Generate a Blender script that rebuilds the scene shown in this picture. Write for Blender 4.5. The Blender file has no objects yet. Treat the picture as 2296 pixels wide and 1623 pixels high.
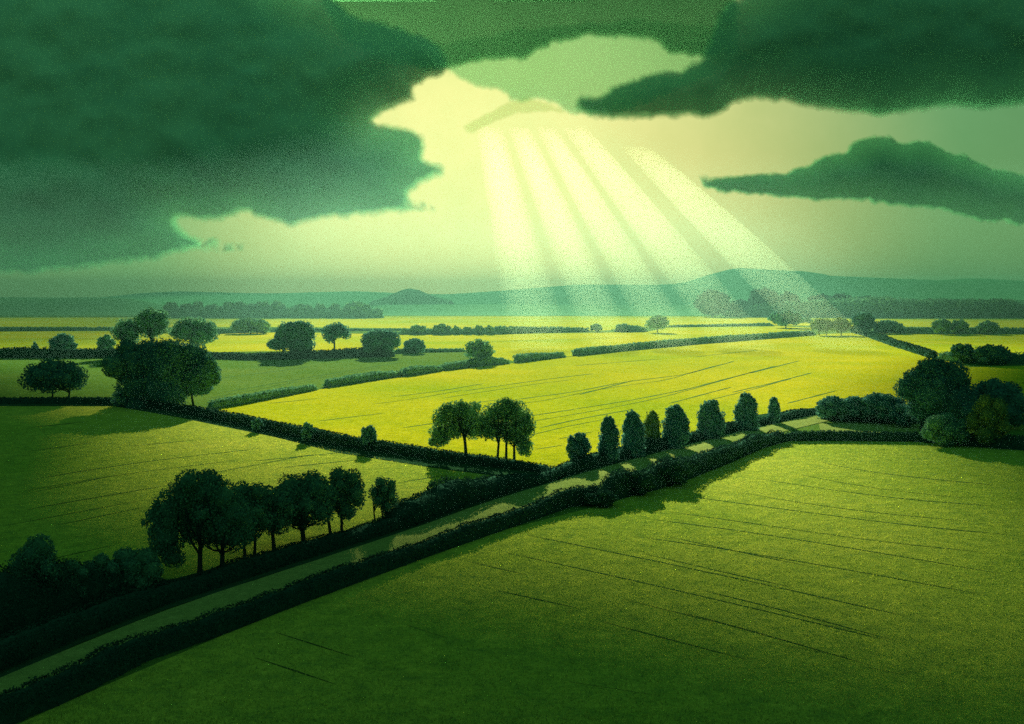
import bpy, math, random
import numpy as np
from mathutils import Vector
from mathutils import noise as mnoise
from mathutils.geometry import delaunay_2d_cdt

# ------------------------------------------------------------------ basics
S = bpy.context.scene
COL = S.collection
F, HZ, CX, CAMH = 2462.0, 666.0, 1148.0, 28.0      # focal length and horizon of a 2296-wide survey grid, eye height in metres
SUN = Vector((-0.0528, 1.0, 0.2953)).normalized()
rng = np.random.default_rng(7)
random.seed(7)

def ground_at(x, y):
    d = F * CAMH / (y - HZ)
    return np.array([(x - CX) / F * d, d])

def poly(pts):
    return [ground_at(*p) for p in pts]

def tag(o, label=None, cat=None, group=None, kind=None):
    if label: o['label'] = label
    if cat: o['category'] = cat
    if group: o['group'] = group
    if kind: o['kind'] = kind
    return o

def mesh_obj(name, V, faces, mat, parent=None, smooth=False, mats=None, midx=None):
    me = bpy.data.meshes.new(name)
    V = np.asarray(V, dtype=np.float32)
    if isinstance(faces, np.ndarray):
        n = faces.shape[1]; nf = faces.shape[0]
        me.vertices.add(len(V)); me.vertices.foreach_set('co', V.ravel())
        me.loops.add(nf * n); me.loops.foreach_set('vertex_index', faces.ravel().astype(np.int32))
        me.polygons.add(nf)
        me.polygons.foreach_set('loop_start', np.arange(0, nf * n, n, dtype=np.int32))
        me.polygons.foreach_set('loop_total', np.full(nf, n, dtype=np.int32))
        me.update(calc_edges=True)
    else:
        me.from_pydata([tuple(map(float, v)) for v in V], [], faces); me.update()
    for m in (mats or [mat]): me.materials.append(m)
    if midx is not None: me.polygons.foreach_set('material_index', np.asarray(midx, dtype=np.int32))
    if smooth: me.polygons.foreach_set('use_smooth', np.ones(len(me.polygons), dtype=bool))
    o = bpy.data.objects.new(name, me); COL.objects.link(o)
    if parent: o.parent = parent
    return o

def empty(name, loc):
    o = bpy.data.objects.new(name, None); COL.objects.link(o); o.location = loc
    o.empty_display_size = 0.5
    return o

class Quads:
    """collects triangles/quads as quads (triangles repeat no vertex: kept apart)"""
    def __init__(self): self.v = []; self.f = []; self.n = 0
    def add(self, v, f):
        self.v.append(np.asarray(v, float)); self.f.append(np.asarray(f, int) + self.n); self.n += len(v)
    def get(self):
        return np.concatenate(self.v), np.concatenate(self.f)

# ------------------------------------------------------------------ materials
def new_mat(name):
    m = bpy.data.materials.new(name); m.use_nodes = True
    nt = m.node_tree; nt.nodes.clear()
    return m, nt, nt.nodes, nt.links

def noise(nt, vec, scale, detail=2, rough=0.5, w=None):
    n = nt.nodes.new('ShaderNodeTexNoise'); n.inputs['Scale'].default_value = scale
    n.inputs['Detail'].default_value = detail; n.inputs['Roughness'].default_value = rough
    if vec is not None: nt.links.new(vec, n.inputs['Vector'])
    return n.outputs['Fac']

def ramp(nt, fac, stops):
    r = nt.nodes.new('ShaderNodeValToRGB'); cr = r.color_ramp
    while len(cr.elements) < len(stops): cr.elements.new(0.5)
    for e, (p, c) in zip(cr.elements, stops):
        e.position = p; e.color = (*c, 1)
    nt.links.new(fac, r.inputs['Fac']); return r.outputs['Color']

def mixc(nt, fac, a, b, mode='MIX'):
    m = nt.nodes.new('ShaderNodeMix'); m.data_type = 'RGBA'; m.blend_type = mode
    for s, v in ((m.inputs[0], fac), (m.inputs[6], a), (m.inputs[7], b)):
        if isinstance(v, bpy.types.NodeSocket): nt.links.new(v, s)
        elif isinstance(v, (int, float)): s.default_value = v
        else: s.default_value = (*v, 1)
    return m.outputs[2]

def math_n(nt, op, a, b=None, clamp=False):
    m = nt.nodes.new('ShaderNodeMath'); m.operation = op; m.use_clamp = clamp
    for s, v in ((m.inputs[0], a), (m.inputs[1], b)):
        if v is None: continue
        if isinstance(v, bpy.types.NodeSocket): nt.links.new(v, s)
        else: s.default_value = v
    return m.outputs[0]

def field_mat(name, dark, mid, light, rough_scale=1.0, bump=0.6):
    """grass or crop: mottled at every size from tussocks to whole patches"""
    m, nt, N, L = new_mat(name)
    tc = N.new('ShaderNodeNewGeometry').outputs['Position']
    fine = noise(nt, tc, 0.35 * rough_scale, 11, 0.95)
    big = noise(nt, tc, 0.02, 4, 0.6)
    c1 = ramp(nt, fine, [(0.36, dark), (0.5, mid), (0.64, light)])
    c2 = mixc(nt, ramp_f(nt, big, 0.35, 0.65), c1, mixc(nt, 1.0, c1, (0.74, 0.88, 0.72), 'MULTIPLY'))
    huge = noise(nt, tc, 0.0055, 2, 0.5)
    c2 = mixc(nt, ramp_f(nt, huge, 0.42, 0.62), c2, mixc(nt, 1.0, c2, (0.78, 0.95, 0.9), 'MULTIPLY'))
    b = N.new('ShaderNodeBsdfDiffuse'); L.new(c2, b.inputs['Color']); b.inputs['Roughness'].default_value = 0.6
    bp = N.new('ShaderNodeBump'); bp.inputs['Strength'].default_value = bump; bp.inputs['Distance'].default_value = 0.25
    L.new(fine, bp.inputs['Height']); L.new(bp.outputs['Normal'], b.inputs['Normal'])
    o = N.new('ShaderNodeOutputMaterial'); L.new(b.outputs[0], o.inputs['Surface'])
    return m

def ramp_f(nt, fac, a, b):
    r = nt.nodes.new('ShaderNodeMapRange'); r.inputs['From Min'].default_value = a; r.inputs['From Max'].default_value = b
    nt.links.new(fac, r.inputs['Value']); return r.outputs['Result']

def leaf_mat(name, a, b, c, thin=0.12):
    m, nt, N, L = new_mat(name)
    g = N.new('ShaderNodeNewGeometry')
    isl = g.outputs['Random Per Island']
    big = noise(nt, g.outputs['Position'], 0.6, 3, 0.6)
    f = math_n(nt, 'ADD', math_n(nt, 'MULTIPLY', isl, 0.65), math_n(nt, 'MULTIPLY', big, 0.45))
    col = ramp(nt, f, [(0.15, a), (0.5, b), (0.95, c)])
    d = N.new('ShaderNodeBsdfDiffuse'); L.new(col, d.inputs['Color'])
    t = N.new('ShaderNodeBsdfTranslucent'); L.new(col, t.inputs['Color'])
    mx = N.new('ShaderNodeMixShader'); mx.inputs[0].default_value = thin
    L.new(d.outputs[0], mx.inputs[1]); L.new(t.outputs[0], mx.inputs[2])
    o = N.new('ShaderNodeOutputMaterial'); L.new(mx.outputs[0], o.inputs['Surface'])
    return m

def plain_mat(name, a, b, scale=1.5):
    m, nt, N, L = new_mat(name)
    g = N.new('ShaderNodeNewGeometry').outputs['Position']
    col = ramp(nt, noise(nt, g, scale, 6, 0.7), [(0.3, a), (0.7, b)])
    d = N.new('ShaderNodeBsdfDiffuse'); L.new(col, d.inputs['Color'])
    o = N.new('ShaderNodeOutputMaterial'); L.new(d.outputs[0], o.inputs['Surface'])
    return m

def cloud_mat(name, a, b, through=(.9, 1, .9), clear=0.0, feather=26.0):
    """lumpy grey-green cloud, thinner toward its rim (attribute 'rim': distance to the outline) so that the sky shows through there"""
    m, nt, N, L = new_mat(name)
    g = N.new('ShaderNodeNewGeometry').outputs['Position']
    big = noise(nt, g, 0.0005, 3, 0.55)
    fine = noise(nt, g, 0.006, 6, 0.95)
    f = math_n(nt, 'ADD', math_n(nt, 'MULTIPLY', big, 0.45), math_n(nt, 'MULTIPLY', fine, 0.55))
    col = ramp(nt, f, [(0.38, a), (0.62, b)])
    d = N.new('ShaderNodeBsdfDiffuse'); L.new(col, d.inputs['Color'])
    at = N.new('ShaderNodeAttribute'); at.attribute_name = 'rim'
    wob = noise(nt, g, 0.0011, 8, 0.75)
    rim = math_n(nt, 'DIVIDE', at.outputs['Fac'], feather)
    rim = math_n(nt, 'ADD', rim, math_n(nt, 'MULTIPLY', math_n(nt, 'SUBTRACT', wob, 0.5), 1.1))
    mr = N.new('ShaderNodeMapRange'); mr.interpolation_type = 'SMOOTHSTEP'; L.new(rim, mr.inputs['Value'])
    mr.inputs['From Min'].default_value = -0.1; mr.inputs['From Max'].default_value = 1.0
    mr.inputs['To Min'].default_value = 1.0; mr.inputs['To Max'].default_value = clear
    far = N.new('ShaderNodeMapRange'); L.new(at.outputs['Fac'], far.inputs['Value'])
    far.inputs['From Max'].default_value = feather * 5; far.inputs['To Min'].default_value = 0.25 if clear == 0 else clear; far.inputs['To Max'].default_value = clear
    thin = math_n(nt, 'MAXIMUM', mr.outputs['Result'], far.outputs['Result'], True)
    t = N.new('ShaderNodeBsdfTransparent'); L.new(mixc(nt, ramp_f(nt, mr.outputs['Result'], clear, 1.0), through, (1, 1, 1)), t.inputs['Color'])
    mx = N.new('ShaderNodeMixShader'); L.new(thin, mx.inputs[0]); L.new(d.outputs[0], mx.inputs[1]); L.new(t.outputs[0], mx.inputs[2])
    o = N.new('ShaderNodeOutputMaterial'); L.new(mx.outputs[0], o.inputs['Surface'])
    return m

def volume_mat(name, color, density, aniso):
    m, nt, N, L = new_mat(name)
    v = N.new('ShaderNodeVolumePrincipled')
    v.inputs['Color'].default_value = (*color, 1); v.inputs['Density'].default_value = density
    v.inputs['Anisotropy'].default_value = aniso
    o = N.new('ShaderNodeOutputMaterial'); L.new(v.outputs[0], o.inputs['Volume'])
    m.cycles.homogeneous_volume = True
    return m

M = {}
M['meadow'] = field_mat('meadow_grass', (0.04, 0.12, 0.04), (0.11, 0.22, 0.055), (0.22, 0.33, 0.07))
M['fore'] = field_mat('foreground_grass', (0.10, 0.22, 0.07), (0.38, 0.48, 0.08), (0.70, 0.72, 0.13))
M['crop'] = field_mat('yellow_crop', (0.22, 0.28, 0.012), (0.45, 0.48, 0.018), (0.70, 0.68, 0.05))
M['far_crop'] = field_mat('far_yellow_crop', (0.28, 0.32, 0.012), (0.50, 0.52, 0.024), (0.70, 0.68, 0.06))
M['lane'] = field_mat('lane_grass', (0.14, 0.23, 0.09), (0.27, 0.36, 0.13), (0.42, 0.49, 0.20), 2.0)
M['verge'] = field_mat('shaded_verge_grass', (0.012, 0.05, 0.045), (0.025, 0.08, 0.055), (0.05, 0.12, 0.06), 2.0)  # shade of hedges and grove put into this dark grass colour
M['rut'] = plain_mat('rut_grass', (0.012, 0.05, 0.025), (0.035, 0.09, 0.035))
M['leaf_dark'] = leaf_mat('leaf_dark', (0.02, 0.095, 0.130), (0.044, 0.16, 0.185), (0.09, 0.26, 0.22))
M['leaf_hedge'] = leaf_mat('leaf_hedge', (0.006, 0.034, 0.040), (0.014, 0.058, 0.056), (0.030, 0.095, 0.075), .05)
M['leaf_light'] = leaf_mat('leaf_light', (0.06, 0.19, 0.13), (0.12, 0.29, 0.16), (0.22, 0.42, 0.20))
M['leaf_mid'] = leaf_mat('leaf_mid', (0.034, 0.13, 0.13), (0.066, 0.20, 0.165), (0.13, 0.31, 0.19))
M['leaf_olive'] = leaf_mat('leaf_olive', (0.05, 0.12, 0.05), (0.10, 0.19, 0.07), (0.18, 0.28, 0.09))
M['bark'] = plain_mat('bark', (0.008, 0.022, 0.030), (0.022, 0.044, 0.050), 4)
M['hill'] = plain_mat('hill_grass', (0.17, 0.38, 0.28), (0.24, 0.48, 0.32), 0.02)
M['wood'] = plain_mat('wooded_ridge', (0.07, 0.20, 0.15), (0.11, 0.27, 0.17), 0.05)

# ------------------------------------------------------------------ foliage
def leaf_quads(P, Nrm, size, jitter=0.8):
    """one small four-sided leaf clump per point, turned roughly along its normal"""
    n = len(P)
    d = Nrm + rng.normal(0, jitter, (n, 3))
    d /= np.linalg.norm(d, axis=1, keepdims=True) + 1e-9
    r = rng.normal(0, 1, (n, 3))
    u = np.cross(d, r); u /= np.linalg.norm(u, axis=1, keepdims=True) + 1e-9
    v = np.cross(d, u)
    s = (size * rng.uniform(0.55, 1.3, n))[:, None]
    k = rng.uniform(0.5, 1.0, (n, 1))
    q = np.stack([P - u * s * 0.5, P + v * s * 0.5 * k, P + u * s * 0.5, P - v * s * 0.5 * k], axis=1).reshape(-1, 3)
    f = np.arange(4 * n).reshape(-1, 4)
    return q, f

def ball(c, r, nu=9, nv=6, wob=0.12):
    th = np.linspace(0, 2 * np.pi, nu, endpoint=False); ph = np.linspace(0.12, np.pi - 0.12, nv)
    T, Ph = np.meshgrid(th, ph)
    rr = 1 + rng.uniform(-wob, wob, T.shape)
    v = np.stack([np.cos(T) * np.sin(Ph) * r[0] * rr + c[0], np.sin(T) * np.sin(Ph) * r[1] * rr + c[1], np.cos(Ph) * r[2] * rr + c[2]], -1).reshape(-1, 3)
    f = []
    for j in range(nv - 1):
        for i in range(nu):
            a = j * nu + i; b = j * nu + (i + 1) % nu
            f.append((a, a + nu, b + nu, b))
    return v, np.array(f)

def crown_lobes(W, zb, zt, style):
    a = W / 2; c = (zt - zb) / 2; zc = (zt + zb) / 2
    L = []
    if style == 'col':
        a = a * 1.06
        n = 20
        for i in range(n):
            t = (i + 0.5) / n
            half = a * (0.98 * (1 - max(0, t - 0.45) ** 2 * 2.3))
            ang = rng.uniform(0, 2 * np.pi)
            half *= rng.uniform(.86, 1.06)
            r = half * rng.uniform(0.50, 0.72)
            off = half - r
            L.append((np.array([np.cos(ang) * off, np.sin(ang) * off, min(zb + (zt - zb) * t, zt - r)]), np.array([r, r, r * 1.15])))
        L.append((np.array([0, 0, zt - a * 0.6]), np.array([a * .55, a * .55, a * .6])))
        L.append((np.array([0, 0, zb + (zt - zb) * .42]), np.array([a * .9, a * .9, (zt - zb) * .45])))
        return L
    if style == 'cone':
        for i in range(7):
            t = i / 7
            r = a * (1 - t) * 0.8 + 0.12 * a
            L.append((np.array([rng.uniform(-.1, .1) * a, 0, zb + (zt - zb) * t + r * .4]), np.array([r, r, r])))
        return L
    flat = 0.75 if style in ('oak', 'dome') else 1.0
    L.append((np.array([0, 0, zc + 0.05 * c]), np.array([a * .60, a * .52, c * .66])))
    n = {'oak': 17, 'dome': 15, 'round': 13, 'bush': 10, 'vase': 16}[style]
    ga = np.pi * (3 - 5 ** .5); ph0 = rng.uniform(0, 6.28)
    for i in range(n):
        z = 1 - 2 * (i + .5) / n
        z += rng.uniform(-.06, .06); z = max(-1, min(1, z))
        th = ph0 + ga * i + rng.uniform(-.25, .25)
        if style in ('oak', 'vase') and z < -0.55 and rng.random() < .55: continue
        rl = rng.uniform(.30, .46)
        rho = math.sqrt(max(0, 1 - abs(z) ** (2.6 if z < 0 else 2.0)))
        if style == 'vase' and z < 0: rho *= 1 + .45 * z
        if style == 'dome' and z < 0: rho = max(rho, .9)
        k = (1 - rl) * rng.uniform(.93, 1.07)
        p = np.array([math.cos(th) * rho * a * k, math.sin(th) * rho * a * .88 * k, zc + z * c * k])
        L.append((p, np.array([a * rl, a * rl * .95, min(a, c * 1.15) * rl * (1.0 if c >= a * .6 else 1.25)])))
    # stretch so that the crown fills its width and height exactly
    hi = max(p[2] + r[2] for p, r in L); lo = min(p[2] - r[2] for p, r in L)
    l = min(p[0] - r[0] for p, r in L); rt = max(p[0] + r[0] for p, r in L)
    out = []
    for p, r in L:
        q = p.copy(); q[2] = zb + (p[2] - lo) * (zt - zb) / (hi - lo); q[0] = -a + (p[0] - l) * W / (rt - l)
        out.append((q, r * np.array([W / (rt - l), 1, (zt - zb) / (hi - lo)])))
    return out

def crown_mesh(L, leaf, dens=1.0, core=0.80):
    Q = Quads()
    cs = np.array([p for p, r in L]); rs = np.array([r for p, r in L])
    for p, r in L:
        v, f = ball(p, r * core, 11, 7, 0.22); Q.add(v, f)
    area = np.array([(r[0] * r[2] + r[0] * r[1] + r[1] * r[2]) / 3 * 4 * np.pi for p, r in L])
    n = int(area.sum() / (leaf * leaf) * 2.0 * dens)
    n = max(150, min(n, 34000))
    k = rng.choice(len(L), n, p=area / area.sum())
    d = rng.normal(0, 1, (n, 3)); d /= np.linalg.norm(d, axis=1, keepdims=True)
    wob = 1 + .07 * np.sin(d[:, 0] * 7 + k) * np.sin(d[:, 2] * 8 + 2 * k) + rng.normal(-.03, .085, n)
    P = cs[k] + d * rs[k] * (0.97 * wob)[:, None]
    keep = np.ones(n, bool)
    for i in range(len(L)):
        inside = (((P - cs[i]) / (rs[i] * .72)) ** 2).sum(1) < 1
        keep &= ~(inside & (k != i))
    P = P[keep]; d = d[keep]
    Q.add(*leaf_quads(P, d, leaf))
    return Q.get()

def tube(pts, rad, sides=7):
    pts = [np.asarray(p, float) for p in pts]; V = []; Fc = []
    for i, p in enumerate(pts):
        t = pts[min(i + 1, len(pts) - 1)] - pts[max(i - 1, 0)]
        t /= np.linalg.norm(t) + 1e-9
        u = np.cross(t, [0.31, 0.9, 0.17]); u /= np.linalg.norm(u) + 1e-9; w = np.cross(t, u)
        for j in range(sides):
            a = 2 * np.pi * j / sides
            V.append(p + (u * math.cos(a) + w * math.sin(a)) * rad[i])
    for i in range(len(pts) - 1):
        for j in range(sides):
            a = i * sides + j; b = i * sides + (j + 1) % sides
            Fc.append((a, b, b + sides, a + sides))
    return np.array(V), np.array(Fc)

def tree(name, label, cat, cx, base, w, top, style='round', cb=0.25, stems=(0,), mat='leaf_dark', group=None, limbs=5, dens=1.0, dz=0.0, shift=0.0, tr=1.0, lobes=None):
    """cx, base: where it stands; w, top: how wide and tall it is, all on the survey grid; cb: share of bare trunk below the crown"""
    g = ground_at(cx, base); D = g[1]; px = D / F
    W = w * px; Ht = (base - top) * px
    root = empty(name, (g[0], g[1], dz))
    tag(root, label, cat, group)
    leaf = max(0.17, 2.3 * D / 1098.0)
    leaf = min(leaf, W * 0.16)
    zb = Ht * cb
    if lobes:
        L = [(np.array([x * W / 2, y * W / 2, z * Ht]), np.array([r * W / 2, r * W / 2 * .9, r * W / 2 * sq])) for x, y, z, r, sq in lobes]
        L += [(p + rng.normal(0, .45, 3) * r, r * rng.uniform(.4, .6)) for p, r in list(L) for _ in range(2)]
        L = [(p + np.array([0, 0, min(0, Ht - p[2] - r[2])]), r) for p, r in L]
    else:
        L = crown_lobes(W, zb, Ht, style)
    if shift: L = [(p + np.array([shift * px, 0, 0]), r) for p, r in L]
    V, Fc = crown_mesh(L, leaf, dens * (.8 if cb > .12 else 1), .62 if cb > .12 else .80)
    mesh_obj('crown', V, Fc, M[mat], root)
    Q = Quads()
    for s in stems:
        x0 = s * px
        r0 = max(0.14, 0.030 * Ht) * tr / (len(stems) ** .5)
        zt = zb + (Ht - zb) * 0.45
        lean = rng.uniform(-.04, .04) * Ht
        fork = zb + (Ht - zb) * 0.10 if cb > .12 else Ht * .25
        trunk = [(x0, 0, -0.3), (x0, 0, .04 * Ht), (x0 + lean * .5, 0, fork * .6), (x0 + lean, 0, fork), (x0 + lean * 1.4, 0, zt)]
        Q.add(*tube(trunk, [r0 * 1.7, r0 * 1.1, r0 * .9, r0 * .8, r0 * .3]))
        near = sorted(L[1:], key=lambda l: abs(l[0][0] - x0) + rng.uniform(0, W * .35))[:limbs]
        for p, r in near:
            h0 = fork * rng.uniform(.62, 1.0)
            side = -1 if cb > .12 and rng.random() < .7 else 1
            yy = max([0] + [q[1] * side + l[1] * math.sqrt(max(0, 1 - ((p[0] - q[0]) / l[0]) ** 2 - ((p[2] - q[2]) / l[2]) ** 2)) for q, l in L])
            p = np.array([p[0], side * yy * .98, p[2] - r[2] * .1])
            a = np.array([x0 + lean * h0 / max(fork, .1), -r0 * .3, h0])
            m1 = a + (p - a) * .5 + np.array([0, 0, -.02 * Ht]); m1[0] -= .1 * (p[0] - a[0]); m1[1] = a[1] + (p[1] - a[1]) * .9
            Q.add(*tube([a, m1, p + np.array([0, 0, r[2] * .2])], [r0 * .55, r0 * .40, r0 * .14], 5))
            for _ in range(2):
                e = p + rng.normal(0, .6, 3) * r * np.array([1, .12, 1])
                Q.add(*tube([m1, (m1 + e) / 2 + rng.normal(0, .03, 3) * Ht, e], [r0 * .26, r0 * .16, r0 * .06], 4))
    V, Fc = Q.get()
    mesh_obj('trunk', V, Fc, M['bark'], root)
    return root

def resample(pts, step):
    pts = [np.asarray(p, float) for p in pts]; out = [pts[0]]
    for a, b in zip(pts[:-1], pts[1:]):
        n = max(1, int(np.linalg.norm(b - a) / step))
        for i in range(1, n + 1): out.append(a + (b - a) * i / n)
    return np.array(out)

def wave1(s, seed):
    r = np.random.default_rng(seed); y = np.zeros_like(s)
    for k in range(5):
        y += r.uniform(.4, 1) / (1 + k * .6) * np.sin(s * r.uniform(.15, .35) * (1.7 ** k) + r.uniform(0, 6.28))
    return y / 2.2

def hedge(name, label, line, width, height, mat='leaf_hedge', rough=.25, cat='hedge', group=None, dens=1.0, seed=1, lift=None):
    """a hedge whose near foot follows `line` (survey grid); height in metres at each end or a list along the line"""
    gp = [ground_at(*p) for p in line]
    hs = height if isinstance(height, (list, tuple)) else [height] * len(gp)
    d_mean = np.mean([p[1] for p in gp])
    step = max(0.5, d_mean / 250)
    R = resample(gp, step)
    seg = np.r_[0, np.cumsum(np.linalg.norm(np.diff(R, axis=0), axis=1))]
    cum = np.r_[0, np.cumsum([np.linalg.norm(b - a) for a, b in zip(gp[:-1], gp[1:])])]
    Hh = np.interp(seg, cum, hs)
    Hh = Hh * (1 + rough * wave1(seg / max(1, d_mean / 160), seed))
    ends = np.minimum(np.minimum(seg, seg[-1] - seg) / (width * .8) + .12, 1.0) ** .5
    Hh = np.maximum(Hh * ends, .15)
    t = np.gradient(R, axis=0); t /= np.linalg.norm(t, axis=1, keepdims=True) + 1e-9
    nrm = np.stack([-t[:, 1], t[:, 0]], 1)
    if np.mean(nrm[:, 1]) < 0: nrm = -nrm                       # width goes away from the viewer's side of the line
    o = R[0].copy()
    wv = width * (1 + .18 * wave1(seg / max(1, d_mean / 160) + 40, seed + 1)) * (0.35 + .65 * ends)
    Q = Quads()
    prof = [(0.02, 0.0), (-0.02, .35), (.06, .72), (.28, .95), (.52, 1.0), (.76, .94), (.96, .7), (1.02, .33), (.98, 0.0)]
    rows = []
    for (u, z) in prof:
        rows.append(np.c_[R + nrm * (wv * (u * .9 + .05))[:, None] - o, Hh * z * .93])
    V = np.stack(rows, 1); n, m = V.shape[:2]
    V = V + rng.normal(0, .03 * width, V.shape) * np.array([1, 1, .6])
    V[:, 0, 2] = -.1; V[:, -1, 2] = -.1
    idx = np.arange(n * m).reshape(n, m)
    f = np.stack([idx[:-1, :-1], idx[:-1, 1:], idx[1:, 1:], idx[1:, :-1]], -1).reshape(-1, 4)
    Q.add(V.reshape(-1, 3), f)
    leafs = np.maximum(.16, 2.2 * R[:, 1] / 1098.0)
    lens = np.r_[np.diff(seg), 0]
    perim = (wv + 2 * Hh)
    wgt = perim * lens / leafs ** 2
    cnt = int(min(60000, max(200, wgt.sum() * 1.6 * dens)))
    k = rng.choice(n, cnt, p=wgt / wgt.sum())
    ang = rng.uniform(0, np.pi, cnt)
    cu = .5 - .53 * np.sign(np.cos(ang)) * np.abs(np.cos(ang)) ** .55; cz = np.sin(ang) ** .55
    jit = 1 + rng.normal(0, .05, cnt)
    base = R[k] + t[k] * rng.uniform(-.6, .6, cnt)[:, None] * step
    P = np.c_[base + nrm[k] * (wv[k] * (.5 + (cu - .5) * jit))[:, None] - o, Hh[k] * cz * jit]
    Nn = np.c_[nrm[k] * (-np.cos(ang))[:, None], np.sin(ang)]
    v, f2 = leaf_quads(P, Nn, leafs[k], .7)
    v[:, 2] = np.maximum(v[:, 2], .02)
    Q.add(v, f2)
    V, Fc = Q.get()
    ob = mesh_obj(name, V, Fc, M[mat]); ob.location = (o[0], o[1], 0)
    return tag(ob, label, cat, group)

# ------------------------------------------------------------------ ground, fields, lane
def grid_sheet(name, x0, x1, y0, y1, z, mat):
    o = mesh_obj(name, [(x0, y0, z), (x1, y0, z), (x1, y1, z), (x0, y1, z)], [(0, 1, 2, 3)], mat)
    return tag(o, kind='structure')

def strip_faces(line, width_px, z):
    """thin wheel ruts: (verts, faces)"""
    pts = resample(poly(line), 4.0)
    # smooth
    for _ in range(6): pts[1:-1] = (pts[:-2] + 2 * pts[1:-1] + pts[2:]) / 4
    pts = pts + np.c_[wave1(np.arange(len(pts)) * 2.0, int(line[0][0])), np.zeros(len(pts))] * .15
    t = np.gradient(pts, axis=0); t /= np.linalg.norm(t, axis=1, keepdims=True) + 1e-9
    n = np.stack([-t[:, 1], t[:, 0]], 1)
    k = len(pts)
    view = np.abs(n[:, 1]) * CAMH / pts[:, 1] + np.abs(n[:, 0])             # foreshortening
    hw = np.clip(width_px * pts[:, 1] / 1098.0 * .5 / np.maximum(view, .08), .10, 3.0)
    hw = hw * (1 + .45 * wave1(np.arange(k) * 3.1, int(line[0][1])))
    hw[0] *= .2; hw[-1] *= .2
    a = pts + n * hw[:, None]; b = pts - n * hw[:, None]
    V = np.r_[np.c_[a, np.full(k, z)], np.c_[b, np.full(k, z)]]
    f = [(i, i + 1, k + i + 1, k + i) for i in range(k - 1)]
    return V, f

def field(outline, mat, z, ruts=(), rut_px=2.2):
    g = poly(outline); V = [np.array([(p[0], p[1], z) for p in g])]; fs = [tuple(range(len(g)))]; mi = [0]; n = len(g)
    more = [([(x - 45, y + (y - HZ) * .075) for x, y in r], rut_px * .62) for r in ruts if len(r) > 2 and r[0][1] > 800]
    for r, wpx in [(r, rut_px) for r in ruts] + more:
        v, f = strip_faces(r, wpx, z + .03)
        V.append(v); fs += [tuple(i + n for i in q) for q in f]; mi += [1] * len(f); n += len(v)
    o = mesh_obj('field', np.concatenate(V), fs, None, mats=[M[mat], M['rut']], midx=mi)
    return tag(o, kind='structure')

tag(grid_sheet('ground', -3900, 3900, -250, 8800, 0.0, M['meadow']), kind='structure')

# the big yellow field in the middle
field([(440, 918), (560, 903), (740, 869), (1000, 831), (1294, 798), (1737, 757), (1860, 748), (1925, 746), (2096, 801), (2330, 870), (2330, 930),
       (1850, 925), (1714, 957), (1514, 1007), (1251, 1078), (1177, 1034), (970, 1008), (671, 960), (560, 938)], 'crop', .04,
      [[(1040, 877), (1121, 865), (1259, 846), (1331, 838)], [(1157, 896), (1287, 879), (1397, 857), (1536, 840), (1646, 810)],
       [(1182, 934), (1287, 918), (1425, 896), (1536, 874), (1738, 821)], [(1682, 837), (1792, 809)], [(1640, 880), (1720, 862), (1820, 836)],
       [(710, 945), (864, 926)], [(878, 890), (975, 879), (1085, 860)], [(1210, 960), (1315, 936), (1420, 918)], [(1200, 1008), (1265, 998)],
       [(1300, 885), (1420, 853)], [(1765, 905), (1875, 876)], [(600, 905), (720, 893)], [(900, 960), (1010, 944)], [(1290, 820), (1480, 805)], [(980, 915), (1120, 896)], [(1500, 905), (1640, 868)], [(1250, 985), (1330, 968)], [(1560, 800), (1700, 785)], [(1130, 940), (1190, 930)]])
# left middle field
field([(-40, 803), (250, 802), (560, 808), (704, 805), (886, 801), (953, 791), (1045, 790), (1143, 813), (1000, 831), (740, 869), (560, 903), (440, 918), (250, 908), (-40, 908)], 'meadow', .04,
      [[(500, 880), (700, 845), (900, 812)], [(480, 850), (700, 822)], [(60, 850), (230, 842)]])
# field between left hedge and grove
field([(-60, 905), (257, 908), (616, 976), (754, 1012), (987, 1047), (1178, 1077), (1050, 1090), (900, 1140), (700, 1220), (440, 1300), (200, 1380), (-60, 1440)], 'fore', .04,
      [[(62, 1143), (249, 1110), (374, 1089)], [(83, 1074), (290, 1039), (581, 1006)], [(187, 1205), (307, 1180)], [(400, 1075), (706, 1018)],
       [(54, 1014), (207, 993)], [(892, 1083), (1000, 1066)], [(60, 960), (200, 945)], [(90, 1260), (260, 1222)], [(620, 1050), (800, 1032)], [(120, 1180), (330, 1136)], [(300, 1000), (460, 985)], [(560, 1035), (820, 1010)], [(70, 1105), (260, 1066)]])
# the big foreground field
field([(-80, 1680), (187, 1559), (498, 1426), (664, 1360), (953, 1252), (1134, 1188), (1368, 1128), (1549, 1074), (1640, 1038), (1713, 1005), (1768, 989), (2050, 991), (2240, 1007), (2360, 1012), (2400, 1700), (1100, 1700)], 'fore', .05,
      [[(1695, 1073), (1779, 1088), (1932, 1110), (2079, 1128), (2225, 1135)], [(1549, 1115), (1713, 1135), (1859, 1157), (2042, 1183), (2260, 1200)],
       [(1458, 1165), (1567, 1172), (1750, 1205), (1932, 1234), (2115, 1263), (2260, 1290)], [(1840, 1037), (1950, 1062), (2225, 1088)],
       [(1180, 1200), (1443, 1253), (1706, 1309), (2035, 1384)], [(1397, 1345), (1542, 1388), (1720, 1424)], [(1114, 1325), (1311, 1368)],
       [(1575, 1325), (1838, 1384), (2002, 1437)], [(916, 1404), (995, 1430)], [(1904, 1490), (2035, 1516)], [(1300, 1150), (1420, 1165)], [(620, 1420), (700, 1450), (800, 1476)],
       [(1280, 1530), (1480, 1562)], [(1050, 1260), (1180, 1290)], [(1620, 1055), (1700, 1064)], [(1480, 1200), (1640, 1236), (1820, 1272)], [(1720, 1440), (1900, 1476)]], 1.8)
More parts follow.
